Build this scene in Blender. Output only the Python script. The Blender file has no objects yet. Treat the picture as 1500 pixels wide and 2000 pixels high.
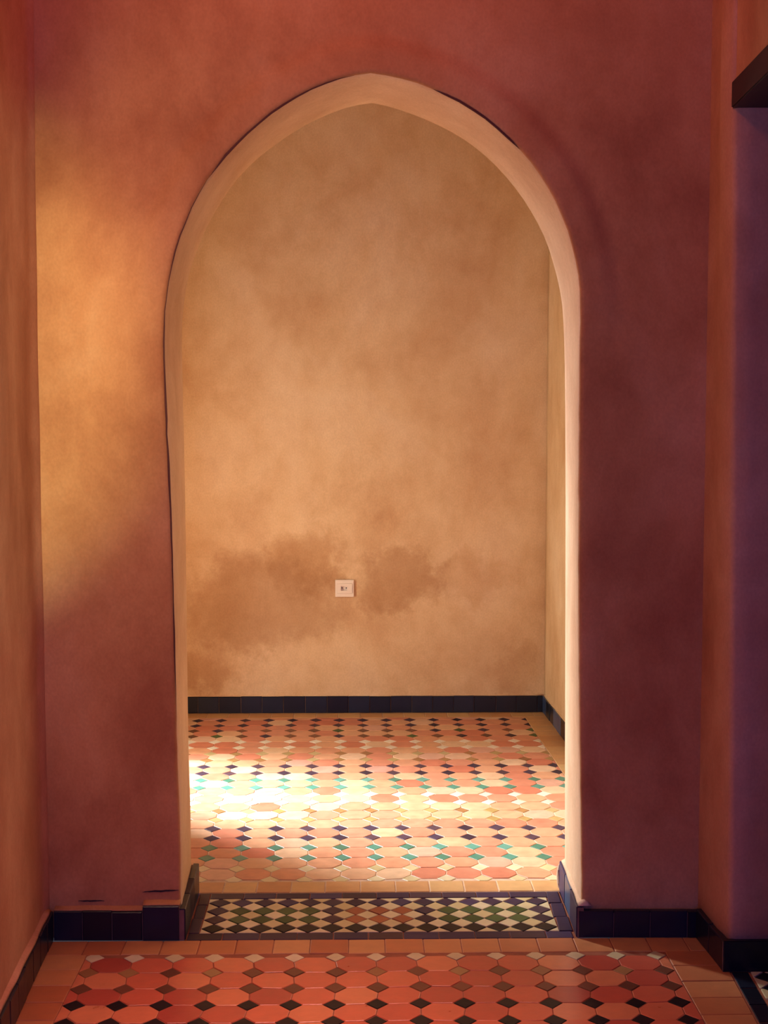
import bpy, bmesh, math, random
from mathutils import Vector, Matrix, noise
random.seed(7)
scene = bpy.context.scene
COL = scene.collection

# ------------------------------------------------------------------ camera
cam_d = bpy.data.cameras.new('camera')
cam = bpy.data.objects.new('camera', cam_d); COL.objects.link(cam)
cam_d.sensor_fit = 'HORIZONTAL'; cam_d.sensor_width = 36.0
cam_d.lens = 36.0 * 2800.0 / 1500.0
cam_d.clip_start = 0.05
cam.location = (0, 0, 1.4)
cam.rotation_euler = (math.radians(90 - 4.0856), 0, -math.radians(1.0204))
scene.camera = cam

# ------------------------------------------------------------------ world, exposure
world = bpy.data.worlds.new('world'); scene.world = world
world.use_nodes = True
world.node_tree.nodes['Background'].inputs[0].default_value = (0.45, 0.5, 0.65, 1)
world.node_tree.nodes['Background'].inputs[1].default_value = 0.1
vs = scene.view_settings
vs.view_transform = 'Standard'; vs.look = 'None'; vs.gamma = 1; vs.use_curve_mapping = False
vs.exposure = 0.0

# ------------------------------------------------------------------ lights
def area(name, loc, target, sx, sy, power, color, spread=180):
    d = bpy.data.lights.new(name, 'AREA'); d.shape = 'RECTANGLE'; d.size = sx; d.size_y = sy
    d.energy = power; d.color = color; d.spread = math.radians(spread)
    o = bpy.data.objects.new(name, d); COL.objects.link(o); o.location = loc
    o.rotation_euler = (Vector(target) - Vector(loc)).to_track_quat('-Z', 'Y').to_euler()
    return o
def spot(name, loc, target, power, color, angle, blend, radius):
    d = bpy.data.lights.new(name, 'SPOT'); d.energy = power; d.color = color
    d.spot_size = math.radians(angle); d.spot_blend = blend; d.shadow_soft_size = radius
    o = bpy.data.objects.new(name, d); COL.objects.link(o); o.location = loc
    o.rotation_euler = (Vector(target) - Vector(loc)).to_track_quat('-Z', 'Y').to_euler()
    return o
# daylight through the doorway in the left wall of the back room: a bright patch of sky and the open door itself
area('daylight_beam', (-2.15, 6.0, 2.0), (-0.35, 4.9, 0.0), 0.5, 0.7, 205, (0.96, 0.97, 1.0), 120)
area('daylight_back_door', (-1.27, 5.48, 0.80), (0.0, 5.45, 0.68), 0.56, 1.4, 22, (1.0, 0.95, 0.78))
# added blue fill behind the camera, tints the shadows
area('cool_fill_rear', (0.05, -1.3, 1.3), (0.0, 3.0, 1.3), 1.0, 1.8, 38, (0.05, 0.14, 1.0))
# added warm spots behind the camera, shaping the light patch on the left pier
spot('pier_patch_spot', (0.05, -1.0, 1.35), (-1.26, 3.73, 1.52), 600, (1.0, 1.0, 0.55), 20.0, 0.6, 0.04)
spot('wide_fill_spot', (0.60, -0.9, 1.6), (-1.05, 3.73, 1.1), 170, (1.0, 0.50, 0.35), 30, 1.0, 0.15)
# wall lamp on the left wall, outside the frame
spot('sconce_lamp', (-0.74, 3.02, 1.85), (0.9, 3.6, 1.6), 12, (1.0, 0.62, 0.46), 175, 0.5, 0.06)
# added fills: one down onto the corridor floor, one on the wall above the arch
area('floor_fill', (-0.12, 2.80, 3.35), (-0.12, 2.81, 0), 0.8, 0.8, 4.8, (1, .40, .34), 34)
spot('upper_wall_fill', (-0.12, 2.95, 3.0), (-0.1, 3.7, 2.8), 16, (1.0, 0.25, 0.18), 170, 0.6, 0.12)

# ------------------------------------------------------------------ materials
def mat(name): 
    m = bpy.data.materials.new(name); m.use_nodes = True
    nt = m.node_tree; return m, nt, nt.nodes['Principled BSDF']
def N(nt, t, **kw):
    n = nt.nodes.new(t)
    for k, v in kw.items(): setattr(n, k, v)
    return n
def ramp(nt, stops, interp='LINEAR'):
    r = N(nt, 'ShaderNodeValToRGB'); r.color_ramp.interpolation = interp
    e = r.color_ramp.elements
    while len(e) < len(stops): e.new(0.5)
    for i, (p, c) in enumerate(stops):
        e[i].position = p; e[i].color = (*c, 1)
    return r
def noise_node(nt, vec, scale, detail=4, rough=0.55, dist=0.0):
    n = N(nt, 'ShaderNodeTexNoise'); n.inputs['Scale'].default_value = scale
    n.inputs['Detail'].default_value = detail; n.inputs['Roughness'].default_value = rough
    n.inputs['Distortion'].default_value = dist
    nt.links.new(vec, n.inputs['Vector']); return n
def mix(nt, fac, a, b, mode='MIX'):
    m = N(nt, 'ShaderNodeMix', data_type='RGBA', blend_type=mode)
    for sock, v in ((m.inputs[0], fac), (m.inputs[6], a), (m.inputs[7], b)):
        if hasattr(v, 'links'): nt.links.new(v, sock)
        elif isinstance(v, (int, float)): sock.default_value = v
        else: sock.default_value = (*v, 1)
    return m.outputs[2]

def plaster(name, dark, mid, light, offset=(0, 0, 0), stains=(), seed=0.0, fine=0.22):
    m, nt, b = mat(name)
    tc = N(nt, 'ShaderNodeTexCoord')
    mp = N(nt, 'ShaderNodeMapping'); mp.inputs['Location'].default_value = (seed, seed * 1.7, seed * 0.3)
    mp.inputs['Scale'].default_value = (1, 1, 0.75)
    nt.links.new(tc.outputs['Object'], mp.inputs['Vector'])
    v = mp.outputs['Vector']
    n1 = noise_node(nt, v, 2.6, 6, 0.6, 0.3)
    r1 = ramp(nt, [(0.30, dark), (0.50, mid), (0.70, light)])
    nt.links.new(n1.outputs['Fac'], r1.inputs['Fac'])
    n2 = noise_node(nt, v, 9.0, 5, 0.65, 0.2)
    r2 = ramp(nt, [(0.3, (0.86, 0.80, 0.76)), (0.6, (1.0, 1.0, 1.0))])
    nt.links.new(n2.outputs['Fac'], r2.inputs['Fac'])
    c = mix(nt, 0.75, r1.outputs['Color'], r2.outputs['Color'], 'MULTIPLY')
    n3 = noise_node(nt, v, 160, 2, 0.5)
    r3 = ramp(nt, [(0.3, (1 - fine * .5,) * 3), (0.7, (1, 1, 1))])
    nt.links.new(n3.outputs['Fac'], r3.inputs['Fac'])
    c = mix(nt, 1.0, c, r3.outputs['Color'], 'MULTIPLY')
    for (sx, sz, rx, rz, col, amt) in stains:
        # an old damp mark with its own ragged outline
        wn = noise_node(nt, tc.outputs['Object'], 4.5, 8, 0.72)
        sub = N(nt, 'ShaderNodeVectorMath', operation='SUBTRACT'); sub.inputs[1].default_value = (.5, .5, .5)
        nt.links.new(wn.outputs['Color'], sub.inputs[0])
        sc = N(nt, 'ShaderNodeVectorMath', operation='SCALE'); sc.inputs['Scale'].default_value = 0.46
        nt.links.new(sub.outputs[0], sc.inputs[0])
        ad = N(nt, 'ShaderNodeVectorMath', operation='ADD')
        nt.links.new(tc.outputs['Object'], ad.inputs[0]); nt.links.new(sc.outputs[0], ad.inputs[1])
        sp = N(nt, 'ShaderNodeSeparateXYZ'); nt.links.new(ad.outputs[0], sp.inputs[0])
        def term(o, c0, r):
            a = N(nt, 'ShaderNodeMath', operation='SUBTRACT'); a.inputs[1].default_value = c0
            nt.links.new(o, a.inputs[0])
            d = N(nt, 'ShaderNodeMath', operation='DIVIDE'); d.inputs[1].default_value = r
            nt.links.new(a.outputs[0], d.inputs[0])
            p = N(nt, 'ShaderNodeMath', operation='POWER'); p.inputs[1].default_value = 2
            ab = N(nt, 'ShaderNodeMath', operation='ABSOLUTE'); nt.links.new(d.outputs[0], ab.inputs[0])
            nt.links.new(ab.outputs[0], p.inputs[0]); return p.outputs[0]
        s = N(nt, 'ShaderNodeMath', operation='ADD')
        nt.links.new(term(sp.outputs['X'], sx, rx), s.inputs[0]); nt.links.new(term(sp.outputs['Z'], sz, rz), s.inputs[1])
        mr = N(nt, 'ShaderNodeMapRange', interpolation_type='SMOOTHSTEP')
        mr.inputs['From Min'].default_value = 1.9; mr.inputs['From Max'].default_value = 0.15
        mr.inputs['To Min'].default_value = 0; mr.inputs['To Max'].default_value = amt
        nt.links.new(s.outputs[0], mr.inputs['Value'])
        c = mix(nt, mr.outputs[0], c, col, 'MULTIPLY')
    nt.links.new(c, b.inputs['Base Color'])
    b.inputs['Roughness'].default_value = 0.72
    b.inputs['Specular IOR Level'].default_value = 0.25
    nb = noise_node(nt, v, 4.0, 4, 0.5); nf = noise_node(nt, v, 90, 3, 0.6)
    bp = N(nt, 'ShaderNodeBump'); bp.inputs['Strength'].default_value = 0.35; bp.inputs['Distance'].default_value = 0.02
    bf = N(nt, 'ShaderNodeBump'); bf.inputs['Strength'].default_value = 0.15; bf.inputs['Distance'].default_value = 0.002
    nt.links.new(nb.outputs['Fac'], bp.inputs['Height']); nt.links.new(nf.outputs['Fac'], bf.inputs['Height'])
    nt.links.new(bp.outputs['Normal'], bf.inputs['Normal']); nt.links.new(bf.outputs['Normal'], b.inputs['Normal'])
    return m

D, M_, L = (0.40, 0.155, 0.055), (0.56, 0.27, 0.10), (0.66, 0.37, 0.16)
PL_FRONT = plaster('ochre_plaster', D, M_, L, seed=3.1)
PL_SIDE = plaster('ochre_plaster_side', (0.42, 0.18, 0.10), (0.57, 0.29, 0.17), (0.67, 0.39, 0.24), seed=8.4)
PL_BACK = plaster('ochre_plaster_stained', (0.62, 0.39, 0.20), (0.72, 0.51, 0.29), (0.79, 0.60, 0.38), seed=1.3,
                  stains=[(-0.46, 0.50, 0.36, 0.20, (0.60, 0.46, 0.36), 0.8),
                          (-0.24, 0.70, 0.14, 0.15, (0.70, 0.55, 0.42), 0.7),
                          (0.20, 0.61, 0.19, 0.12, (0.66, 0.52, 0.42), 0.75),
                          (0.52, 0.62, 0.20, 0.10, (0.8, 0.68, 0.58), 0.6),
                          (-0.75, 0.20, 0.14, 0.10, (0.7, 0.55, 0.45), 0.7),
                          (0.72, 0.18, 0.12, 0.10, (0.8, 0.7, 0.62), 0.6)])

PL_REVEAL = plaster('lit_reveal_plaster', (0.62, 0.39, 0.23), (0.71, 0.49, 0.31), (0.78, 0.58, 0.39), seed=5.2)  # lighter copy of the wall plaster, bounced light put into its colour

def tile_mat(name, stops, rough=0.45, spec=0.5, vary=0.18, fine=60, bump=0.25):
    """glazed or raw clay: each piece takes its own tone from the object's random number plus a cell noise"""
    m, nt, b = mat(name)
    tc = N(nt, 'ShaderNodeTexCoord'); oi = N(nt, 'ShaderNodeObjectInfo')
    at = N(nt, 'ShaderNodeAttribute', attribute_name='tone')
    ad = N(nt, 'ShaderNodeMath', operation='ADD'); nt.links.new(oi.outputs['Random'], ad.inputs[0]); nt.links.new(at.outputs['Fac'], ad.inputs[1])
    fr = N(nt, 'ShaderNodeMath', operation='FRACT'); nt.links.new(ad.outputs[0], fr.inputs[0])
    r = ramp(nt, stops); nt.links.new(fr.outputs[0], r.inputs['Fac'])
    gp = N(nt, 'ShaderNodeNewGeometry')
    n = noise_node(nt, gp.outputs['Position'], 22, 5, 0.6)
    r2 = ramp(nt, [(0.3, (1 - vary,) * 3), (0.7, (1, 1, 1))]); nt.links.new(n.outputs['Fac'], r2.inputs['Fac'])
    c = mix(nt, 1.0, r.outputs['Color'], r2.outputs['Color'], 'MULTIPLY')
    nt.links.new(c, b.inputs['Base Color'])
    rr = N(nt, 'ShaderNodeMapRange'); rr.inputs['To Min'].default_value = rough - 0.08; rr.inputs['To Max'].default_value = rough + 0.1
    nt.links.new(n.outputs['Fac'], rr.inputs['Value']); nt.links.new(rr.outputs[0], b.inputs['Roughness'])
    b.inputs['Specular IOR Level'].default_value = spec
    nf = noise_node(nt, gp.outputs['Position'], fine, 3, 0.6)
    bf = N(nt, 'ShaderNodeBump'); bf.inputs['Strength'].default_value = bump; bf.inputs['Distance'].default_value = 0.0015
    nt.links.new(nf.outputs['Fac'], bf.inputs['Height']); nt.links.new(bf.outputs['Normal'], b.inputs['Normal'])
    return m

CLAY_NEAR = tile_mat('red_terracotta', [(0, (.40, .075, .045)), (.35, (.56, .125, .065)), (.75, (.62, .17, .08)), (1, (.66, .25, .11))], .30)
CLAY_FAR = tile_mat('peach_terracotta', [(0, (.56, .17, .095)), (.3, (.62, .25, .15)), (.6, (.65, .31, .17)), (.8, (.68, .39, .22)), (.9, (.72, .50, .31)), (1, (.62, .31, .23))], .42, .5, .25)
CLAY_BORDER = tile_mat('border_terracotta', [(0, (.44, .14, .05)), (.5, (.54, .22, .08)), (1, (.58, .29, .11))], .5)
CLAY_BORDER_FAR = tile_mat('border_terracotta_pale', [(0, (.52, .26, .10)), (.5, (.58, .32, .13)), (1, (.60, .38, .16))], .5)
CREAM = tile_mat('cream_glaze', [(0, (.56, .48, .24)), (.5, (.64, .58, .34)), (1, (.70, .64, .42))], .35)
WHITE = tile_mat('white_glaze', [(0, (.70, .62, .48)), (1, (.80, .74, .62))], .3)
DARK = tile_mat('plum_black_glaze', [(0, (.035, .020, .032)), (.5, (.055, .034, .058)), (1, (.075, .04, .05))], .42, .12)
BLACK = tile_mat('black_glaze', [(0, (.012, .010, .012)), (1, (.025, .018, .018))], .4, .12)
GREEN = tile_mat('green_glaze', [(0, (.045, .16, .10)), (.5, (.06, .24, .17)), (1, (.10, .30, .23))], .3)
MOSS = tile_mat('moss_green_glaze', [(0, (.045, .075, .022)), (1, (.075, .12, .04))], .42, .15)
TAN = tile_mat('mustard_glaze', [(0, (.36, .24, .08)), (.5, (.42, .30, .12)), (1, (.46, .36, .17))], .35)
BROWN = tile_mat('brown_glaze', [(0, (.26, .11, .04)), (.5, (.34, .17, .06)), (1, (.36, .22, .08))], .4)
OLIVE = tile_mat('olive_brown_glaze', [(0, (.11, .045, .022)), (1, (.19, .07, .035))], .4, .3)
RUST = tile_mat('rust_glaze', [(0, (.30, .07, .025)), (1, (.38, .11, .035))], .4)
NAVY = tile_mat('navy_glaze', [(0, (.006, .007, .013)), (.5, (.008, .011, .020)), (1, (.013, .018, .034))], .3, .35)
PLUM = tile_mat('plum_navy_glaze', [(0, (.040, .024, .05)), (.6, (.055, .036, .08)), (1, (.06, .045, .12))], .42, .12)
NAVY_LIT = tile_mat('navy_glaze_lit', [(0, (.030, .050, .12)), (1, (.05, .10, .19))], .3)  # bluer copy of the navy tiles, with the light on them in the colour
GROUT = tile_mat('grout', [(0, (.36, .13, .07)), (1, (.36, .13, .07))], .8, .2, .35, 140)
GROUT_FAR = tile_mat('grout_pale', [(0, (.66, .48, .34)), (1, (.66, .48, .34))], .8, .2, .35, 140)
GROUT_PINK = tile_mat('mortar', [(0, (.22, .12, .09)), (1, (.26, .15, .11))], .85, .2, .35, 140)
WOOD, nt, b = mat('dark_wood')
tc = N(nt, 'ShaderNodeTexCoord'); mp = N(nt, 'ShaderNodeMapping'); mp.inputs['Scale'].default_value = (30, 2, 30)
nt.links.new(tc.outputs['Object'], mp.inputs['Vector'])
nn = noise_node(nt, mp.outputs['Vector'], 2.0, 5, .6, .5)
rr = ramp(nt, [(.3, (.008, .005, .008)), (.7, (.020, .011, .016))]); nt.links.new(nn.outputs['Fac'], rr.inputs['Fac'])
nt.links.new(rr.outputs['Color'], b.inputs['Base Color']); b.inputs['Roughness'].default_value = .5
PLASTIC, nt, b = mat('ivory_plastic'); b.inputs['Base Color'].default_value = (.78, .68, .54, 1); b.inputs['Roughness'].default_value = .35
HOLE, nt, b = mat('dark_hole'); b.inputs['Base Color'].default_value = (.01, .008, .008, 1); b.inputs['Roughness'].default_value = .8
METAL, nt, b = mat('pin_metal'); b.inputs['Base Color'].default_value = (.6, .5, .35, 1); b.inputs['Metallic'].default_value = 1; b.inputs['Roughness'].default_value = .35
GAP_SHADE, nt, b = mat('gap_shade_brown'); b.inputs['Base Color'].default_value = (.10, .030, .022, 1); b.inputs['Roughness'].default_value = .9  # painted shade for the thin line at the arch edge
SLIT_SHADE, nt, b = mat('slit_shade_dark'); b.inputs['Base Color'].default_value = (.03, .015, .015, 1); b.inputs['Roughness'].default_value = .9  # painted shade for the hollow slits above the tiles

# ------------------------------------------------------------------ helpers
def link(name, me, parent=None, material=None):
    o = bpy.data.objects.new(name, me); COL.objects.link(o)
    if parent is not None: o.parent = parent
    if material is not None and not me.materials: me.materials.append(material)
    return o
def mesh(name, verts, faces, material=None, smooth=False):
    me = bpy.data.meshes.new(name); me.from_pydata([tuple(v) for v in verts], [], faces); me.update()
    if material: me.materials.append(material)
    if smooth: me.polygons.foreach_set('use_smooth', [True] * len(me.polygons))
    return me
def empty(name, loc=(0, 0, 0)):
    o = bpy.data.objects.new(name, None); COL.objects.link(o); o.location = loc; o.empty_display_size = .1
    return o
def tag(o, label=None, cat=None, group=None, kind=None):
    if label: o['label'] = label
    if cat: o['category'] = cat
    if group: o['group'] = group
    if kind: o['kind'] = kind
    return o
def fix(me):
    bm = bmesh.new(); bm.from_mesh(me); bmesh.ops.recalc_face_normals(bm, faces=bm.faces); bm.to_mesh(me); bm.free(); me.update()
    return me

def clip(poly, a, b_, c):
    """keep the side a*x + b*y <= c"""
    out = []
    for i in range(len(poly)):
        p, q = poly[i], poly[(i + 1) % len(poly)]
        dp, dq = a * p[0] + b_ * p[1] - c, a * q[0] + b_ * q[1] - c
        if dp <= 0: out.append(p)
        if (dp < 0 < dq) or (dq < 0 < dp):
            t = dp / (dp - dq); out.append((p[0] + (q[0] - p[0]) * t, p[1] + (q[1] - p[1]) * t))
    return out
def clean(poly, eps=.002):
    out = []
    for p in poly:
        if not out or (p[0] - out[-1][0]) ** 2 + (p[1] - out[-1][1]) ** 2 > eps * eps: out.append(p)
    while len(out) > 2 and (out[0][0] - out[-1][0]) ** 2 + (out[0][1] - out[-1][1]) ** 2 < eps * eps: out.pop()
    return out
def poly_area(p):
    return .5 * sum(p[i][0] * p[(i + 1) % len(p)][1] - p[(i + 1) % len(p)][0] * p[i][1] for i in range(len(p)))
def inset(poly, d):
    """convex polygon, counter-clockwise, moved inwards by d"""
    n = len(poly); out = []
    for i in range(n):
        p0, p1, p2 = Vector(poly[i - 1]), Vector(poly[i]), Vector(poly[(i + 1) % n])
        e1, e2 = (p1 - p0).normalized(), (p2 - p1).normalized()
        n1, n2 = Vector((-e1.y, e1.x)), Vector((-e2.y, e2.x))
        m = n1 + n2; k = m.length_squared
        out.append(tuple(p1 + m * (2 * d / k)) if k > .3 else tuple(p1 + m.normalized() * d))
    return out
def slab(poly, z0, z1, bev, tilt=(0, 0)):
    """verts, faces of a bevelled slab; poly counter-clockwise"""
    n = len(poly); top = inset(poly, bev)
    cx = sum(p[0] for p in poly) / n; cy = sum(p[1] for p in poly) / n
    f = lambda p: tilt[0] * (p[0] - cx) + tilt[1] * (p[1] - cy)
    v = [(p[0], p[1], z0) for p in poly] + [(p[0], p[1], z1 - bev * .8 + f(p)) for p in poly] + [(p[0], p[1], z1 + f(p)) for p in top]
    fs = []
    for k in (0, n):
        for i in range(n):
            j = (i + 1) % n; fs.append((k + i, k + j, k + n + j, k + n + i))
    fs.append(tuple(range(2 * n, 3 * n))); fs.append(tuple(reversed(range(n))))
    return v, fs
class Joined:
    """many small pieces in one mesh, each with its own tone"""
    def __init__(self): self.v, self.f, self.t, self.m = [], [], [], []
    def add(self, v, f, mi=0):
        k = len(self.v); self.v += v; self.f += [tuple(i + k for i in q) for q in f]
        self.t += [random.random()] * len(v); self.m += [mi] * len(f)
    def build(self, name, mats, parent, stuff=True):
        if not self.v: return None
        me = mesh(name, self.v, self.f)
        for m in mats: me.materials.append(m)
        me.polygons.foreach_set('material_index', self.m)
        a = me.attributes.new('tone', 'FLOAT', 'POINT'); a.data.foreach_set('value', self.t)
        o = link(name, me, parent)
        if stuff: o['kind'] = 'stuff'
        return o

def put_tile(parent, name, poly, material, cuts, z=0.0, th=.018, bev=.0016, joined=None, mats=None, wob=.0005, gap=.0009, minarea=.0003):
    for c in cuts: 
        poly = clip(poly, *c)
        if len(poly) < 3: return None
    poly = clean(poly)
    if len(poly) < 3: return None
    if poly_area(poly) < 0: poly = poly[::-1]
    if poly_area(poly) < minarea: return None
    poly = inset(poly, gap + random.random() * .0007)
    dz = random.uniform(-wob, wob); t = (random.uniform(-.007, .007), random.uniform(-.007, .007))
    if joined is not None:
        v, f = slab(poly, z - th, z + dz, bev, t); joined.add(v, f, mats.index(material)); return None
    cx = sum(p[0] for p in poly) / len(poly); cy = sum(p[1] for p in poly) / len(poly)
    v, f = slab([(p[0] - cx, p[1] - cy) for p in poly], -th, dz, bev, t)
    o = link(name, mesh(name, v, f, material), parent); o.location = (cx, cy, z)
    return o

def cabochon_floor(parent, x0, y0, px, py, skew, rows, cols, cuts, clay, row_mats, ind, z=0.0, hx=.268, hy=.325):
    """octagonal clay tiles on a square net with small glazed lozenges at the corners; ind(x,y) -> built singly"""
    mats = [clay] + list(dict.fromkeys(sum([list(m) for m in row_mats], [])))
    J = Joined()
    jit = lambda s: random.uniform(-s, s)
    cent = {}
    for r in range(rows[0] - 1, rows[1] + 2):
        for c in range(cols[0] - 1, cols[1] + 2):
            yy = y0 + py * r; cent[r, c] = (x0 + px * c + skew * (yy - y0) + jit(.0016) + .004 * math.sin(r * .9 + c * .13), yy + jit(.0016) + .0025 * math.sin(c * .7 + r * .2))
    ax, ay = px * hx, py * hy
    for r in range(rows[0], rows[1] + 1):
        for c in range(cols[0], cols[1] + 1):
            x, y = cent[r, c]
            k = 1 + jit(.05)
            lz = [(x - ax * k, y), (x, y - ay * k), (x + ax * k, y), (x, y + ay * k)]
            choice = row_mats[r % len(row_mats)]
            m = random.choice(choice)
            single = ind(x, y)
            put_tile(parent, 'diamond_tile', lz, m, cuts, z, joined=None if single else J, mats=mats, bev=.0009)
            if (r + 1, c + 1) in cent:
                a, b2, c3, d = cent[r, c], cent[r, c + 1], cent[r + 1, c + 1], cent[r + 1, c]
                oc = [(a[0] + ax, a[1]), (b2[0] - ax, b2[1]), (b2[0], b2[1] + ay), (c3[0], c3[1] - ay), (c3[0] - ax, c3[1]), (d[0] + ax, d[1]), (d[0], d[1] - ay), (a[0], a[1] + ay)]
                if poly_area(oc) < 0: oc.reverse()
                single = ind(sum(p[0] for p in oc) / 8, sum(p[1] for p in oc) / 8)
                put_tile(parent, 'octagonal_tile', oc, clay, cuts, z, joined=None if single else J, mats=mats, bev=.0012)
    J.build('floor_tiles_beyond', mats, parent)

def tile_run(parent, name, p0, p1, width, length, material, cuts=(), z=0.0, ind=lambda x, y: True, joined=None, mats=None, jl=.004):
    """a row of rectangular tiles from p0 to p1, lying to the left of that direction, `width` deep"""
    p0, p1 = Vector(p0), Vector(p1); d = (p1 - p0); Ltot = d.length; d.normalize(); n = Vector((-d.y, d.x))
    s = 0
    while s < Ltot - .01:
        e = min(s + length + random.uniform(-jl, jl), Ltot)
        if Ltot - e < length * .25: e = Ltot
        a, b2 = p0 + d * s, p0 + d * e
        q = [tuple(a), tuple(b2), tuple(b2 + n * width), tuple(a + n * width)]
        c = (a + b2) / 2 + n * width / 2
        mm = random.choice(material) if isinstance(material, (list, tuple)) else material
        put_tile(parent, name, q, mm, cuts, z, joined=None if ind(c.x, c.y) else joined, mats=mats)
        s = e

def baseboard(name, p0, p1, h, length, material=NAVY, thick=.02, back=.03, hj=.002, ends=(0, 0), single=True, label=None, fillet=PL_FRONT, heights=None, fil=True, kind='structure', parent=None):
    """glazed tiles on edge from p0 to p1; the room is on the right hand of that direction"""
    p0, p1 = Vector(p0), Vector(p1); d = p1 - p0; Lt = d.length; d.normalize(); n = Vector((-d.y, d.x))   # n points into the wall
    def pt(s, w, z): q = p0 + d * s + n * w; return (q.x, q.y, z)
    v = [pt(0, .002, 0), pt(Lt, .002, 0), pt(Lt, back, 0), pt(0, back, 0), pt(0, .002, h - .004), pt(Lt, .002, h - .004), pt(Lt, back, h - .004), pt(0, back, h - .004)]
    f = [(0, 1, 5, 4), (1, 2, 6, 5), (2, 3, 7, 6), (3, 0, 4, 7), (4, 5, 6, 7), (3, 2, 1, 0)]
    root = link(name, fix(mesh(name, v, f, GROUT_PINK)), parent); tag(root, label, kind=kind)
    s = 0; i = 0
    while s < Lt - .004:
        e = min(s + length + random.uniform(-.004, .004), Lt)
        if Lt - e < length * .2: e = Lt
        hh = (heights[min(i, len(heights) - 1)] if heights else h) + random.uniform(-hj, hj)
        g = .0009
        prof = [(s + g, .002), (e - g, hh)]
        fr = random.uniform(-.0012, .0012); bv = .002
        a = [pt(s + g, .004, .001), pt(e - g, .004, .001), pt(e - g, .004, hh), pt(s + g, .004, hh)]
        m1 = [pt(s + g, -.001 + fr + bv, .001), pt(e - g, -.001 + fr + bv, .001), pt(e - g, -.001 + fr + bv, hh), pt(s + g, -.001 + fr + bv, hh)]
        t = [pt(s + g + bv, -.001 + fr, .001 + bv), pt(e - g - bv, -.001 + fr, .001 + bv), pt(e - g - bv, -.001 + fr, hh - bv), pt(s + g + bv, -.001 + fr, hh - bv)]
        a = [pt(s + g, .016, .001), pt(e - g, .016, .001), pt(e - g, .016, hh), pt(s + g, .016, hh)]
        vv = a + m1 + t
        ff = [(0, 1, 5, 4), (1, 2, 6, 5), (2, 3, 7, 6), (3, 0, 4, 7), (4, 5, 9, 8), (5, 6, 10, 9), (6, 7, 11, 10), (7, 4, 8, 11), (8, 9, 10, 11), (3, 2, 1, 0)]
        me = fix(mesh('tile', vv, ff, random.choice(material) if isinstance(material, (list, tuple)) else material))
        link('tile', me, root)
        s = e; i += 1
    if fil:   # hand-worked plaster lip running down onto the top of the tiles
        ns = max(6, int(Lt / .03)); vv = []; ff = []
        for k in range(ns + 1):
            s = Lt * k / ns; w = noise.noise(Vector((s * 14 + p0.x * 3, p0.y, 3.3)))
            hb = h + .001
            vv += [pt(s, .004 + .002 * w, hb - .0005), pt(s, .008 + .003 * w, hb + .003 + .0015 * w), pt(s, back + .004, hb + .012 + .004 * w), pt(s, back + .02, hb)]
        for k in range(ns):
            for j in range(4):
                ff.append((4 * k + j, 4 * k + (j + 1) % 4, 4 * k + 4 + (j + 1) % 4, 4 * k + 4 + j))
        ff += [(0, 1, 2, 3), tuple(4 * ns + j for j in (3, 2, 1, 0))]
        o = link('plaster_lip', fix(mesh('plaster_lip', vv, ff, fillet, True)), root)
    return root

def sheet(name, fn, nu, nv, material, thick=0.0, parent=None):
    v = [fn(i / nu, j / nv) for j in range(nv + 1) for i in range(nu + 1)]
    f = [(j * (nu + 1) + i, j * (nu + 1) + i + 1, (j + 1) * (nu + 1) + i + 1, (j + 1) * (nu + 1) + i) for j in range(nv) for i in range(nu)]
    return v, f
def prism_walls(name, outline, z0, z1, material, parent=None):
    n = len(outline); v = [(x, y, z0) for x, y in outline] + [(x, y, z1) for x, y in outline]
    f = [(i, (i + 1) % n, n + (i + 1) % n, n + i) for i in range(n)] + [tuple(range(n)), tuple(range(n, 2 * n))]
    return link(name, fix(mesh(name, v, f, material)), parent)
def boxes(name, bs, material, parent=None):
    v = []; f = []
    for (x0, x1, y0, y1, z0, z1) in bs:
        k = len(v)
        v += [(x0, y0, z0), (x1, y0, z0), (x1, y1, z0), (x0, y1, z0), (x0, y0, z1), (x1, y0, z1), (x1, y1, z1), (x0, y1, z1)]
        f += [tuple(k + i for i in q) for q in ((3, 2, 1, 0), (4, 5, 6, 7), (0, 1, 5, 4), (1, 2, 6, 5), (2, 3, 7, 6), (3, 0, 4, 7))]
    return link(name, mesh(name, v, f, material), parent)

# ------------------------------------------------------------------ room shell
YF, YB = 3.732, 4.08           # the two faces of the arch wall
YFAR = 6.565
CEIL = 3.4
LX = lambda y: -0.832 + 0.042 * (3.732 - y)          # left wall plaster face
RX = lambda y: 0.897 - 0.045 * (3.483 - y)           # right wall plaster face, camera side of the jamb

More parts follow.
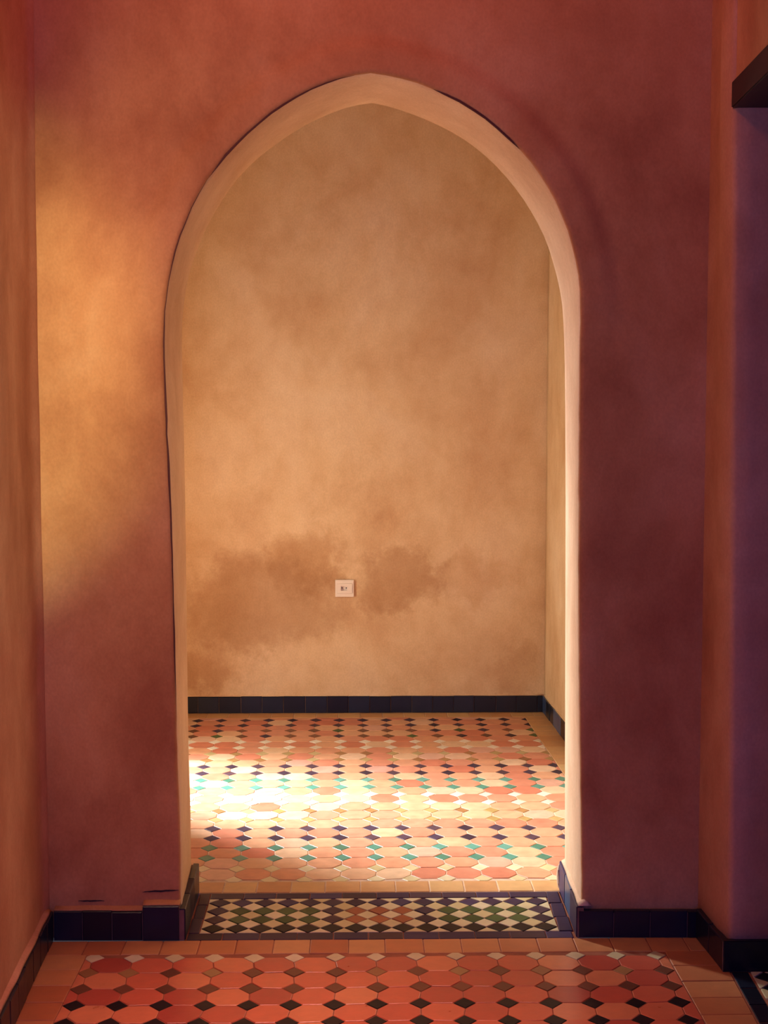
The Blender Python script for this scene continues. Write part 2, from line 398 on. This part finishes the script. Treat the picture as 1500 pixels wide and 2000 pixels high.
# arch wall -------------------------------------------------------
front = [(-.470, .0), (-.4715, .108), (-.472, .244), (-.476, .437), (-.479, .628), (-.482, .865), (-.486, 1.078), (-.490, 1.194), (-.495, 1.334), (-.499, 1.473), (-.5005, 1.565), (-.497, 1.650), (-.490, 1.705), (-.480, 1.756), (-.463, 1.820), (-.433, 1.897), (-.403, 1.955), (-.362, 2.015), (-.314, 2.070), (-.249, 2.130), (-.170, 2.186), (-.085, 2.227), (-.015, 2.247), (.032, 2.2535), (.075, 2.247), (.146, 2.230), (.215, 2.203), (.279, 2.171), (.340, 2.129), (.402, 2.073), (.456, 2.012), (.498, 1.947), (.531, 1.876), (.555, 1.800), (.568, 1.733), (.573, 1.655), (.573, 1.400), (.574, 1.133), (.577, .863), (.581, .624), (.587, .383), (.591, .189), (.592, .092), (.592, 0)]
back = [(-.485, .0), (-.485, .241), (-.489, .452), (-.490, .712), (-.491, 1.109), (-.495, 1.472), (-.496, 1.606), (-.490, 1.688), (-.478, 1.760), (-.456, 1.832), (-.425, 1.906), (-.382, 1.980), (-.339, 2.040), (-.286, 2.094), (-.221, 2.144), (-.155, 2.186), (-.089, 2.218), (-.023, 2.242), (.040, 2.252), (.103, 2.238), (.190, 2.207), (.278, 2.164), (.344, 2.118), (.402, 2.064), (.456, 1.999), (.500, 1.930), (.530, 1.868), (.555, 1.790), (.572, 1.715), (.580, 1.632), (.585, 1.473), (.590, 1.108), (.594, .521), (.597, .130), (.597, 0)]
def resample(pl, zc_apex, n):
    """n points from foot to apex and n from apex to foot, evenly spaced"""
    k = max(range(len(pl)), key=lambda i: pl[i][1]); out = []
    for part in (pl[:k + 1], pl[k:]):
        # smooth with a light catmull-rom
        P = [Vector(p) for p in part]; dense = []
        for i in range(len(P) - 1):
            a = P[i - 1] if i else P[0] * 2 - P[1]; b2 = P[i]; c = P[i + 1]; d = P[i + 2] if i + 2 < len(P) else c * 2 - b2
            for s in range(12):
                t = s / 12
                dense.append(.5 * ((2 * b2) + (c - a) * t + (2 * a - 5 * b2 + 4 * c - d) * t * t + (3 * b2 - a - 3 * c + d) * t ** 3))
        dense.append(P[-1])
        L_ = [0]
        for i in range(1, len(dense)): L_.append(L_[-1] + (dense[i] - dense[i - 1]).length)
        pts = []; j = 0
        for q in range(n + 1):
            s = L_[-1] * q / n
            while j < len(L_) - 2 and L_[j + 1] < s: j += 1
            t = (s - L_[j]) / max(1e-9, L_[j + 1] - L_[j]); pts.append(dense[j].lerp(dense[j + 1], min(1, max(0, t))))
        out += pts if not out else pts[1:]
    return out
NH = 64
FO, BO = resample(front, 0, NH), resample(back, 0, NH)
NP = len(FO)
def normals(o):
    res = []
    for i in range(len(o)):
        a, b2 = o[max(0, i - 1)], o[min(len(o) - 1, i + 1)]; d = (b2 - a).normalized()
        res.append(Vector((-d.y, d.x)))
    # feet: keep horizontal
    res[0] = Vector((-1, 0)); res[-1] = Vector((1, 0)); return res
FN, BN = normals(FO), normals(BO)
XL, XR = -1.15, 1.35
def to_rect(p, i, x0, x1, z1):
    """point of the outer rectangle that belongs to outline index i"""
    half = NH
    # map foot->apex: up the side then along the top
    if i <= half:
        s = i / half; H_ = z1; W_ = .03 - x0; k = .80
        return Vector((x0, z1 * s / k)) if s < k else Vector((x0 + W_ * (s - k) / (1 - k), z1))
    s = (len(FO) - 1 - i) / half; W_ = x1 - .03; k = .80
    return Vector((x1, z1 * s / k)) if s < k else Vector((x1 - W_ * (s - k) / (1 - k), z1))
verts, faces = [], []
def ring(fn):
    k = len(verts)
    for i in range(NP): verts.append(fn(i))
    return k
def bridge(a, b2):
    for i in range(NP - 1): faces.append((a + i, a + i + 1, b2 + i + 1, b2 + i))
def band(i, d):
    """raised plaster collar round the head of the arch; fades out at the springing"""
    z = FO[i].y; up = min(1, max(0, (z - 1.55) / .35))
    w = 1 - min(1, max(0, (d - .055) / .055)); w = w * w * (3 - 2 * w)
    x = FO[i].x; side = 1.0 if x > 0 else .75
    return -.016 * up * w * side
def wob(x, z, y0=0.0): return .006 * noise.noise(Vector((x * 1.7, z * 1.3, 2.2 + y0))) + .0022 * noise.noise(Vector((x * 7, z * 6, 5 + y0)))
def rag(i): return .0016 * noise.noise(Vector((FO[i].x * 22, FO[i].y * 22, 1.0)))
rings = []
# back face (far room), outwards to inwards
offs_b = [None, .5, .2, .06, .012]
def rect_mix(O, Nn, i, d):
    base = O[i] + Nn[i] * .12; R = to_rect(O[i], i, XL, XR, CEIL); return base.lerp(R, d)
for t in (1.0, .66, .33, 0.0):
    rings.append(ring(lambda i: (*(lambda q: (q.x, YB, q.y))(rect_mix(BO, BN, i, t)),)))
for d in (.05, .012):
    rings.append(ring(lambda i: (BO[i].x + BN[i].x * d, YB, BO[i].y + BN[i].y * d)))
rings.append(ring(lambda i: (BO[i].x + BN[i].x * .003, YB - .003, BO[i].y + BN[i].y * .003)))
rings.append(ring(lambda i: (BO[i].x, YB - .014, BO[i].y)))
for t in (.8, .6, .4, .2):
    def g(i, t=t):
        p = FO[i].lerp(BO[i], t); y = YF + (YB - YF) * t; w = .003 * noise.noise(Vector((p.x * 5, y * 9, p.y * 5)))
        return (p.x + FN[i].x * w, y, p.y + FN[i].y * w)
    rings.append(ring(g))
rings.append(ring(lambda i: (FO[i].x + FN[i].x * rag(i), YF + .020, FO[i].y + FN[i].y * rag(i))))
rings.append(ring(lambda i: (FO[i].x + FN[i].x * (.002 + rag(i)), YF + .008 + band(i, 0), FO[i].y + FN[i].y * (.002 + rag(i)))))
rings.append(ring(lambda i: (FO[i].x + FN[i].x * (.006 + rag(i)), YF + .002 + band(i, 0), FO[i].y + FN[i].y * (.006 + rag(i)))))
for d in (.014, .03, .045, .058, .068, .078, .088, .098, .108, .12):
    def g(i, d=d):
        x, z = FO[i].x + FN[i].x * d, FO[i].y + FN[i].y * d
        return (x, YF + band(i, d) + wob(x, z) * min(1, d / .05), z)
    rings.append(ring(g))
for t in (.08, .16, .25, .35, .45, .55, .65, .75, .87, 1.0):
    def g(i, t=t):
        q = rect_mix(FO, FN, i, t); return (q.x, YF + wob(q.x, q.y), q.y)
    rings.append(ring(g))
for a, b2 in zip(rings, rings[1:]): bridge(a, b2)
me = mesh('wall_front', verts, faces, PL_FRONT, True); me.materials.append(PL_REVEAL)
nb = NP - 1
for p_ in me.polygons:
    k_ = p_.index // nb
    p_.material_index = 1 if k_ < 13 else 0       # back face and reveal carry the plaster copy lightened for bounced light
arch_wall = link('wall_front', fix(me))
tag(arch_wall, kind='structure')

# left wall of the corridor ---------------------------------------
def lw(u, v):
    y = 3.74 - (3.74 + 1.5) * (u ** 1.6); z = CEIL * v
    bul = .014 * noise.noise(Vector((y * 3.0, z * .5, 9))) + .003 * noise.noise(Vector((y * 6, z * 3, 4)))
    cr = .010 * math.exp(-((3.735 - y) / .035) ** 2)       # rounded inner corner
    return (LX(y) + bul + cr - .004 * (z - 1.0) * .9, y, z)
v, f = sheet('wall_left', lw, 90, 60, None)
o = link('wall_left', mesh('wall_left', v, f, PL_SIDE, True)); tag(o, kind='structure')
md = o.modifiers.new('thickness', 'SOLIDIFY'); md.thickness = .16; md.offset = 1
me = o.data
if me.polygons[0].normal.x > 0: md.offset = -1

# right wall: pier by the arch, reveal of the side doorway, wall over and beyond it
WT = .36
def jx(z): return .929 - .0165 * min(2.2, z) / 1.0 * .75 + (.0 if z < 2.1 else .0)      # edge of the jamb leans in towards the top
v, f = [], []
prof_n = 7
zs = [CEIL * k / 24 for k in range(25)]
for z in zs:
    e = jx(z); w = .003 * noise.noise(Vector((z * 3, 2, 7)))
    pts = [(.906, 3.80), (.906, 3.732), (.910 + w, 3.65), (e - .013 + w, 3.56), (e - .004 + w, 3.500), (e + .001, 3.489), (e + .010, 3.4835), (e + .05, 3.483 + w), (1.10, 3.483), (e + WT, 3.483), (e + WT, 3.80)]
    v += [(x, y, z) for x, y in pts]
n = 11
for k in range(24):
    for i in range(n): f.append((k * n + i, k * n + (i + 1) % n, (k + 1) * n + (i + 1) % n, (k + 1) * n + i))
f += [tuple(range(n)), tuple(24 * n + i for i in range(n))]
pier = link('wall_right', fix(mesh('wall_right', v, f, PL_SIDE, True))); tag(pier, kind='structure')
# above the lintel, and the stretch nearer the camera
def quadwall(y0, y1, z0, z1, parent=None, name='wall_panel', x_in=RX, th=WT, material=PL_SIDE):
    v = [(x_in(y0), y0, z0), (x_in(y1), y1, z0), (x_in(y1) + th, y1, z0), (x_in(y0) + th, y0, z0)]
    v += [(a, b2, z1) for a, b2, c in v]
    f = [(3, 2, 1, 0), (4, 5, 6, 7), (0, 1, 5, 4), (1, 2, 6, 5), (2, 3, 7, 6), (3, 0, 4, 7)]
    return link(name, fix(mesh(name, v, f, material)), parent)
DY0 = 2.38
w1 = quadwall(DY0 - .05, 3.484, 2.186, CEIL, name='wall_over_side_door', x_in=lambda y: RX(y) + .009); tag(w1, kind='structure')
w2 = quadwall(-1.5, DY0, 0, CEIL, name='wall_right_near', x_in=lambda y: RX(y) + .012); tag(w2, kind='structure')
# lintel of dark wood
bm = bmesh.new()
y0, y1 = DY0 - .06, 3.492
vs_ = [(RX(y0), y0), (RX(y1), y1), (RX(y1) + WT + .01, y1), (RX(y0) + WT + .01, y0)]
vv = [bm.verts.new((x, y, z)) for z in (2.122, 2.186) for x, y in vs_]
for q in ((3, 2, 1, 0), (4, 5, 6, 7), (0, 1, 5, 4), (1, 2, 6, 5), (2, 3, 7, 6), (3, 0, 4, 7)): bm.faces.new([vv[i] for i in q])
bmesh.ops.recalc_face_normals(bm, faces=bm.faces)
bmesh.ops.bevel(bm, geom=bm.edges[:], offset=.003, segments=2, affect='EDGES')
me = bpy.data.meshes.new('door_lintel'); bm.to_mesh(me); bm.free(); me.materials.append(WOOD)
lint = link('door_lintel', me)
tag(lint, 'dark brown wooden lintel over the side doorway in the right wall', 'lintel')

# rear wall with a doorway behind the camera, ceilings
o = boxes('wall_rear', [(-.9, -.5, -1.7, -1.5, 0, CEIL), (.5, 1.2, -1.7, -1.5, 0, CEIL), (-.5, .5, -1.7, -1.5, 2.2, CEIL)], PL_SIDE); tag(o, kind='structure')
o = boxes('ceiling', [(-1.15, 2.7, -1.7, 6.9, CEIL, CEIL + .15)], PL_SIDE); tag(o, kind='structure')
# side hall beyond the right doorway
o = boxes('wall_side_hall', [(2.3, 2.45, 1.2, 3.87, 0, CEIL), (1.30, 2.3, 3.70, 3.87, 0, CEIL), (1.2, 2.3, 1.2, 1.35, 0, CEIL)], PL_SIDE); tag(o, kind='structure')

# back room: far wall, right wall, left wall with the doorway that lets the daylight in
v, f = sheet('', lambda u, w: (-1.15 + 2.3 * u, YFAR + .004 * noise.noise(Vector((u * 4, w * 4, 1.5))), CEIL * w), 40, 50, None)
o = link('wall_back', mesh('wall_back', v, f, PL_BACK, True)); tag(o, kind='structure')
md = o.modifiers.new('thickness', 'SOLIDIFY'); md.thickness = .15
md.offset = -1 if o.data.polygons[0].normal.y < 0 else 1
FRX = lambda y: .862 + .030 * (6.565 - y)
v, f = sheet('', lambda u, w: (FRX(6.57 - 2.52 * u) + .003 * noise.noise(Vector((u * 5, w * 4, 6.5))), 6.57 - 2.52 * u, CEIL * w), 40, 40, None)
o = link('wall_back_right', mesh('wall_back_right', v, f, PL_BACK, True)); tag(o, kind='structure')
md = o.modifiers.new('thickness', 'SOLIDIFY'); md.thickness = .15
md.offset = -1 if o.data.polygons[0].normal.x < 0 else 1
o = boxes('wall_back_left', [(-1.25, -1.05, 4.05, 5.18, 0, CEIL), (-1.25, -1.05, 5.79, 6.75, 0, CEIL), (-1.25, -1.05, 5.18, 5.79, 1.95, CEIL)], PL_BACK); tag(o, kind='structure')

# ------------------------------------------------------------------ floors
floor = boxes('floor', [(-1.1, 2.45, -1.7, 3.708, -.06, -.0017)], GROUT); tag(floor, kind='structure')
x_bl = lambda y: -.808 + .0426 * (3.715 - y)          # foot line of the left baseboard
RC = [[CREAM], [OLIVE, OLIVE, BROWN], [OLIVE], [BLACK], [BLACK], [GREEN], [GREEN], [CREAM], [CREAM], [BROWN], [BROWN], [DARK], [DARK]]
sb = .700
cutsN = [(-1, 0, sb), (1, 0, .792), (0, 1, 3.612), (0, -1, 1.45)]
near = lambda x, y: y > 2.78
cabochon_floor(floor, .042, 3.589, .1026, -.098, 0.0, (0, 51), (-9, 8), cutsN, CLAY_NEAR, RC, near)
# border tiles along the arch wall and both sides
cl = [(-1, -.0426, .808 - .0426 * 3.715 + .004)]
JB = Joined()
tile_run(floor, 'border_tile', (-.815, 3.612), (.945, 3.612), .098, .098, CLAY_BORDER, cl)
tile_run(floor, 'border_tile', (-sb, 3.612), (-sb, -1.45), -.115, .098, CLAY_BORDER, cl, ind=near, joined=JB, mats=[CLAY_BORDER]) if False else None
def side_run(x0, x1f, ya, yb, length, material, J, mats, cuts=()):
    y = ya
    while y > yb:
        e = y - length - random.uniform(-.003, .003)
        q = [(x0, e), (x1f, e), (x1f, y), (x0, y)]
        put_tile(floor, 'border_tile', q, material, cuts, joined=None if e > 2.78 else J, mats=mats); y = e
side_run(-.83, -sb, 3.612, -1.45, .098, CLAY_BORDER, JB, [CLAY_BORDER], cl + [])
cr = [(1, -.045, .926 - .045 * 3.472)]
side_run(.792, .95, 3.612, -1.45, .098, CLAY_BORDER, JB, [CLAY_BORDER], cr)
JB.build('border_tiles_beyond', [CLAY_BORDER], floor)
# dark band along the side doorway
JD = Joined(); y = 3.47
while y > -1.4:
    if y > DY0:
        e = y - .098; q = [(.928 - .045 * (3.472 - e), e), (.972 - .045 * (3.472 - e), e), (.972 - .045 * (3.472 - y), y), (.928 - .045 * (3.472 - y), y)]
        put_tile(floor, 'edge_tile', q, NAVY, (), joined=None if y > 2.7 else JD, mats=[NAVY])
    y -= .098
JD.build('edge_tiles_beyond', [NAVY], floor)

floor2 = boxes('floor_back', [(-1.9, .98, 4.081, 6.62, -.06, -.0017)], GROUT_FAR); tag(floor2, kind='structure')
RB = [[CREAM], [CREAM], [GREEN], [GREEN], [DARK], [DARK], [TAN], [TAN, TAN, BROWN], [WHITE], [WHITE], [GREEN], [GREEN], [DARK], [DARK], [BROWN, BROWN, TAN], [BROWN, TAN], [WHITE], [WHITE], [DARK, MOSS, OLIVE], [DARK, MOSS, OLIVE], [DARK], [DARK]]
# right edge of the field: from (.757,6.487) to (.79,5.39)
a_, b_ = 1.0, .0300; c_ = .757 + b_ * 6.487
cutsB = [(a_, b_, c_), (0, -1, -4.178), (0, 1, 6.452), (-1, 0, 1.10)]
vis = lambda x, y: -.50 - (y - 4.1) * .13 < x < .66 + (y - 4.1) * .08
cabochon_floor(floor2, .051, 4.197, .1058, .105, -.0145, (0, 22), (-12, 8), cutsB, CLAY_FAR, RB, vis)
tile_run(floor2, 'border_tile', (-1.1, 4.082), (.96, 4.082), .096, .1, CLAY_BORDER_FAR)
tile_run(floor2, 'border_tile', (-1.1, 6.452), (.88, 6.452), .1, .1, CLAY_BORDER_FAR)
y = 4.178
while y < 6.45:
    e = min(y + .1, 6.452)
    put_tile(floor2, 'border_tile', [(.70, y), (1.0, y), (1.0, e), (.70, e)], CLAY_BORDER_FAR, [(-a_, -b_, -c_), (1, .03, .862 + .03 * 6.565 - .004)]); y = e
J9 = Joined()
for i in range(8):
    for j in range(9):
        put_tile(floor2, 'x', [(-1.9 + i * .1, 5.03 + j * .1), (-1.8 + i * .1, 5.03 + j * .1), (-1.8 + i * .1, 5.13 + j * .1), (-1.9 + i * .1, 5.13 + j * .1)], CLAY_BORDER_FAR, (), joined=J9, mats=[CLAY_BORDER_FAR])
J9.build('doorway_tiles', [CLAY_BORDER_FAR], floor2)

# ------------------------------------------------------------------ mosaic threshold under the arch
th = boxes('mosaic_threshold', [(-.463, .583, 3.709, 4.080, -.06, -.003)], GROUT)
tag(th, 'cream, green and black diamond mosaic threshold strip under the arch', 'threshold')
tile_run(th, 'border_tile', (-.458, 3.711), (.572, 3.711), .050, .096, [PLUM, PLUM, DARK])
tile_run(th, 'border_tile', (-.428, 4.030), (.545, 4.030), .048, .096, [PLUM, DARK, PLUM])
for (ya, yb) in ((3.762, 3.872), (3.872, 3.982), (3.982, 4.078)):
    put_tile(th, 'border_tile', [(.538, ya), (.577, ya), (.580, yb), (.544, yb)], PLUM, ())
    put_tile(th, 'border_tile', [(-.458, ya), (-.428, ya), (-.430, yb), (-.461, yb)], DARK, ())
mx, my = .0645, .0672
mcuts = [(-1, 0, .428), (1, 0, .540), (0, -1, -3.762), (0, 1, 4.029)]
kindrow = [DARK] + [MOSS] * 4 + [DARK] + [RUST] * 3 + [DARK] + [MOSS] * 4 + [DARK]
for r in range(0, 5):
    yy = 3.762 + my * r
    for k in range(0, 16):
        x = -.428 + mx * k + random.uniform(-.001, .001)
        s = .485
        q = [(x - mx * s, yy), (x, yy - my * s), (x + mx * s, yy), (x, yy + my * s)]
        put_tile(th, 'mosaic_tile', q, CREAM, mcuts, gap=.0008, bev=.001, minarea=.0002)
    for k in range(0, 15):
        x = -.428 + mx * (k + .5) + random.uniform(-.001, .001); y2 = yy + my / 2
        m = BLACK if r == 0 else (kindrow[k] if r < 3 else PLUM)
        q = [(x - mx * s, y2), (x, y2 - my * s), (x + mx * s, y2), (x, y2 + my * s)]
        put_tile(th, 'mosaic_tile', q, m, mcuts, gap=.0008, bev=.001, minarea=.0002)

# mosaic in the side doorway
th2 = boxes('side_mosaic', [(.975, 1.262, DY0, 3.470, -.0030, -.0029 + .0001)], GROUT)
tag(th2, 'dark and cream diamond mosaic threshold in the side doorway at right', 'threshold')
c2 = [(-1, .045, -.976 + .045 * 3.472), (1, 0, 1.26), (0, 1, 3.468), (0, -1, -(DY0 + .005))]
for r in range(-1, 17):
    for k in range(-3, 6):
        for half, m in ((0, CREAM), (.5, NAVY)):
            x = .976 + mx * (k + half); yy = 3.40 - my * (r + half)
            q = [(x - mx * s, yy), (x, yy - my * s), (x + mx * s, yy), (x, yy + my * s)]
            put_tile(th2, 'mosaic_tile', q, m, c2, z=.002, th=.005, gap=.0008, bev=.001)

# ------------------------------------------------------------------ baseboards
bb = baseboard('baseboard_left', (-.786 + .0426 * 2.2, 3.19 - 2.2), (-.808, 3.714), .080, .098, back=.045, fillet=PL_SIDE)
bb.name = 'baseboard_left'
bf = baseboard('baseboard_front', (-.806, 3.711), (-.572, 3.708), .079, .078, back=.04)
bf2 = baseboard('baseboard_pier', (-.571, 3.706), (-.474, 3.706), .093, .097, back=.04)
bf3 = baseboard('baseboard_front_right', (.582, 3.708), (.905, 3.703), .072, .098, back=.03, fil=False)
bj = baseboard('baseboard_jamb_left', (-.460, 3.709), (-.464, 4.088), .086, .125, material=[DARK, NAVY], back=.022, fil=False)
bj2 = baseboard('baseboard_jamb_right', (.586, 4.09), (.578, 3.709), .086, .125, material=[NAVY_LIT, PLUM, NAVY_LIT], back=.018, fillet=PL_REVEAL)
br = baseboard('baseboard_right', (.893, 3.703), (.907, 3.474), .079, .115, back=.03, fil=False)
br2 = baseboard('baseboard_reveal', (.907, 3.470), (1.28, 3.470), .080, .125, back=.03, fil=False)
bk = baseboard('baseboard_back', (-1.04, 6.553), (.853, 6.553), .077, .0985, material=[NAVY], back=.03, fillet=PL_BACK)
bkr = baseboard('baseboard_back_right', (.853, 6.553), (.922, 4.11), .077, .0985, material=[NAVY, NAVY_LIT, NAVY], back=.03, fillet=PL_BACK)
# mortar dabs at the ends of the jamb tiles
for nm, par, x, y, m in (('mortar_dab', bj2, .5835, 4.10, GROUT_FAR),):
    bm = bmesh.new(); bmesh.ops.create_icosphere(bm, subdivisions=2, radius=1)
    for q in bm.verts:
        k = 1 + .18 * noise.noise(q.co * 2.3); q.co = Vector((q.co.x * .010 * k, q.co.y * .012 * k, .040 + q.co.z * .040 * k))
    me = bpy.data.meshes.new(nm); bm.to_mesh(me); bm.free(); me.materials.append(m)
    o = link(nm, me, par); o.location = (x + .004, y - .004, 0)
# dark slivers painting the shade inside cracks where the plaster has come away
def crack(x0, x1, z0, z1, h, name='plaster_gap_shade'):
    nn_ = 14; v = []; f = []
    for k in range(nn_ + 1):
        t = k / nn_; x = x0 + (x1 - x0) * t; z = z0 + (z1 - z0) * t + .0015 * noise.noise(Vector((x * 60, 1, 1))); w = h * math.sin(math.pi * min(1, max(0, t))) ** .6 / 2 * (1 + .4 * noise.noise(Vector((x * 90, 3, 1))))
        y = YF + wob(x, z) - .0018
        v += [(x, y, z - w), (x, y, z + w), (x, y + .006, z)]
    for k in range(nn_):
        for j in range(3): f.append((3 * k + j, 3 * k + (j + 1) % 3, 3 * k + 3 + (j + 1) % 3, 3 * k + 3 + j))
    return link(name, fix(mesh(name, v, f, SLIT_SHADE)), arch_wall)
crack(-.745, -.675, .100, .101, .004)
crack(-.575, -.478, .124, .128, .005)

# dark thread painting in the shade of the gap along the edge of the arch
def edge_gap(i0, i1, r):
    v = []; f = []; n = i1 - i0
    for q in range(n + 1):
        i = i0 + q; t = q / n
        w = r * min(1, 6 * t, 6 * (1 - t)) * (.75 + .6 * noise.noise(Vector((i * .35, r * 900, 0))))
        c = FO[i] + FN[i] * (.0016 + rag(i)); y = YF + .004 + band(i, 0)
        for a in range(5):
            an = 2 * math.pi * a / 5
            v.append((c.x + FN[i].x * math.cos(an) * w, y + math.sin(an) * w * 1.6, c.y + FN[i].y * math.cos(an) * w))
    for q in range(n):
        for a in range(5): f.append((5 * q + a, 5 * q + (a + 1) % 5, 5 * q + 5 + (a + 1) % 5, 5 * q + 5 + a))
    link('plaster_gap_shade', fix(mesh('plaster_gap_shade', v, f, GAP_SHADE, True)), arch_wall)
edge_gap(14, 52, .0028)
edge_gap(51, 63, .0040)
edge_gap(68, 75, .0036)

# ------------------------------------------------------------------ wall socket
SX, SZ, SY = -.0645, .580, 6.5635
sock = empty('wall_socket', (SX, SY, SZ))
tag(sock, 'small square ivory plastic power socket on the back wall', 'socket')
def rbox(name, w, h, y0, y1, material, parent, r=.004, hole=None):
    """rounded plate in the x-z plane, front at y0 (towards the camera), with an optional round hole"""
    def rr_(w, h, r, n=5):
        pts = []
        for cx, cz, a0 in ((w / 2 - r, h / 2 - r, 0), (-w / 2 + r, h / 2 - r, 90), (-w / 2 + r, -h / 2 + r, 180), (w / 2 - r, -h / 2 + r, 270)):
            for k in range(n + 1):
                a = math.radians(a0 + 90 * k / n); pts.append((cx + r * math.cos(a), cz + r * math.sin(a)))
        return pts
    P = rr_(w, h, r); n = len(P); v = []; f = []
    Q = rr_(w - .003, h - .003, max(.0005, r - .0015))
    v += [(x, y1, z) for x, z in P] + [(x, y0 + .0015, z) for x, z in P] + [(x, y0, z) for x, z in Q]
    for k in (0, n):
        for i in range(n): j = (i + 1) % n; f.append((k + i, k + j, k + n + j, k + n + i))
    if hole:
        k = len(v)
        H_ = []
        for (x, z) in Q:
            a = math.atan2(z - hole[1], x - hole[0]); H_.append((hole[0] + hole[2] * math.cos(a), hole[1] + hole[2] * math.sin(a)))
        v += [(x, y0, z) for x, z in H_] + [(x, y1, z) for x, z in H_]
        for i in range(n): j = (i + 1) % n; f += [(2 * n + i, 2 * n + j, k + j, k + i), (k + i, k + j, k + n + j, k + n + i)]
    else: f.append(tuple(range(2 * n, 3 * n)))
    return link(name, fix(mesh(name, v, f, material)), parent)
rbox('frame_plate', .086, .079, -.013, 0, PLASTIC, sock, .003, hole=(-.002, 0, .0182))
ins = rbox('socket_insert', .072, .046, -.0165, -.0135, PLASTIC, sock, .002, hole=(-.002, 0, .0185))
# round well, dished into the insert
def disc(name, r, y, x, z, material, parent, depth=0, n=24):
    v = [(x, y, z)] + [(x + r * math.cos(2 * math.pi * k / n), y, z + r * math.sin(2 * math.pi * k / n)) for k in range(n)]
    v += [(a, y + .002, c) for a, b2, c in v[1:]]
    f = [(0, 1 + k, 1 + (k + 1) % n) for k in range(n)] + [(1 + k, 1 + (k + 1) % n, n + 1 + (k + 1) % n, n + 1 + k) for k in range(n)]
    return link(name, fix(mesh(name, v, f, material)), parent)
well = disc('socket_well', .0190, -.0030, -.002, 0, PLASTIC, sock)
disc('pin_hole', .0028, -.0036, -.0115, .001, HOLE, well, n=12)
disc('pin_hole', .0028, -.0036, .0075, .001, HOLE, well, n=12)
bm = bmesh.new(); bmesh.ops.create_cone(bm, segments=12, radius1=.0024, radius2=.0018, depth=.006, cap_ends=True)
bmesh.ops.rotate(bm, verts=bm.verts, matrix=Matrix.Rotation(math.radians(90), 3, 'X'))
me = bpy.data.meshes.new('earth_pin'); bm.to_mesh(me); bm.free(); me.materials.append(METAL)
o = link('earth_pin', me, well); o.location = (-.002, -.0065, .0105)
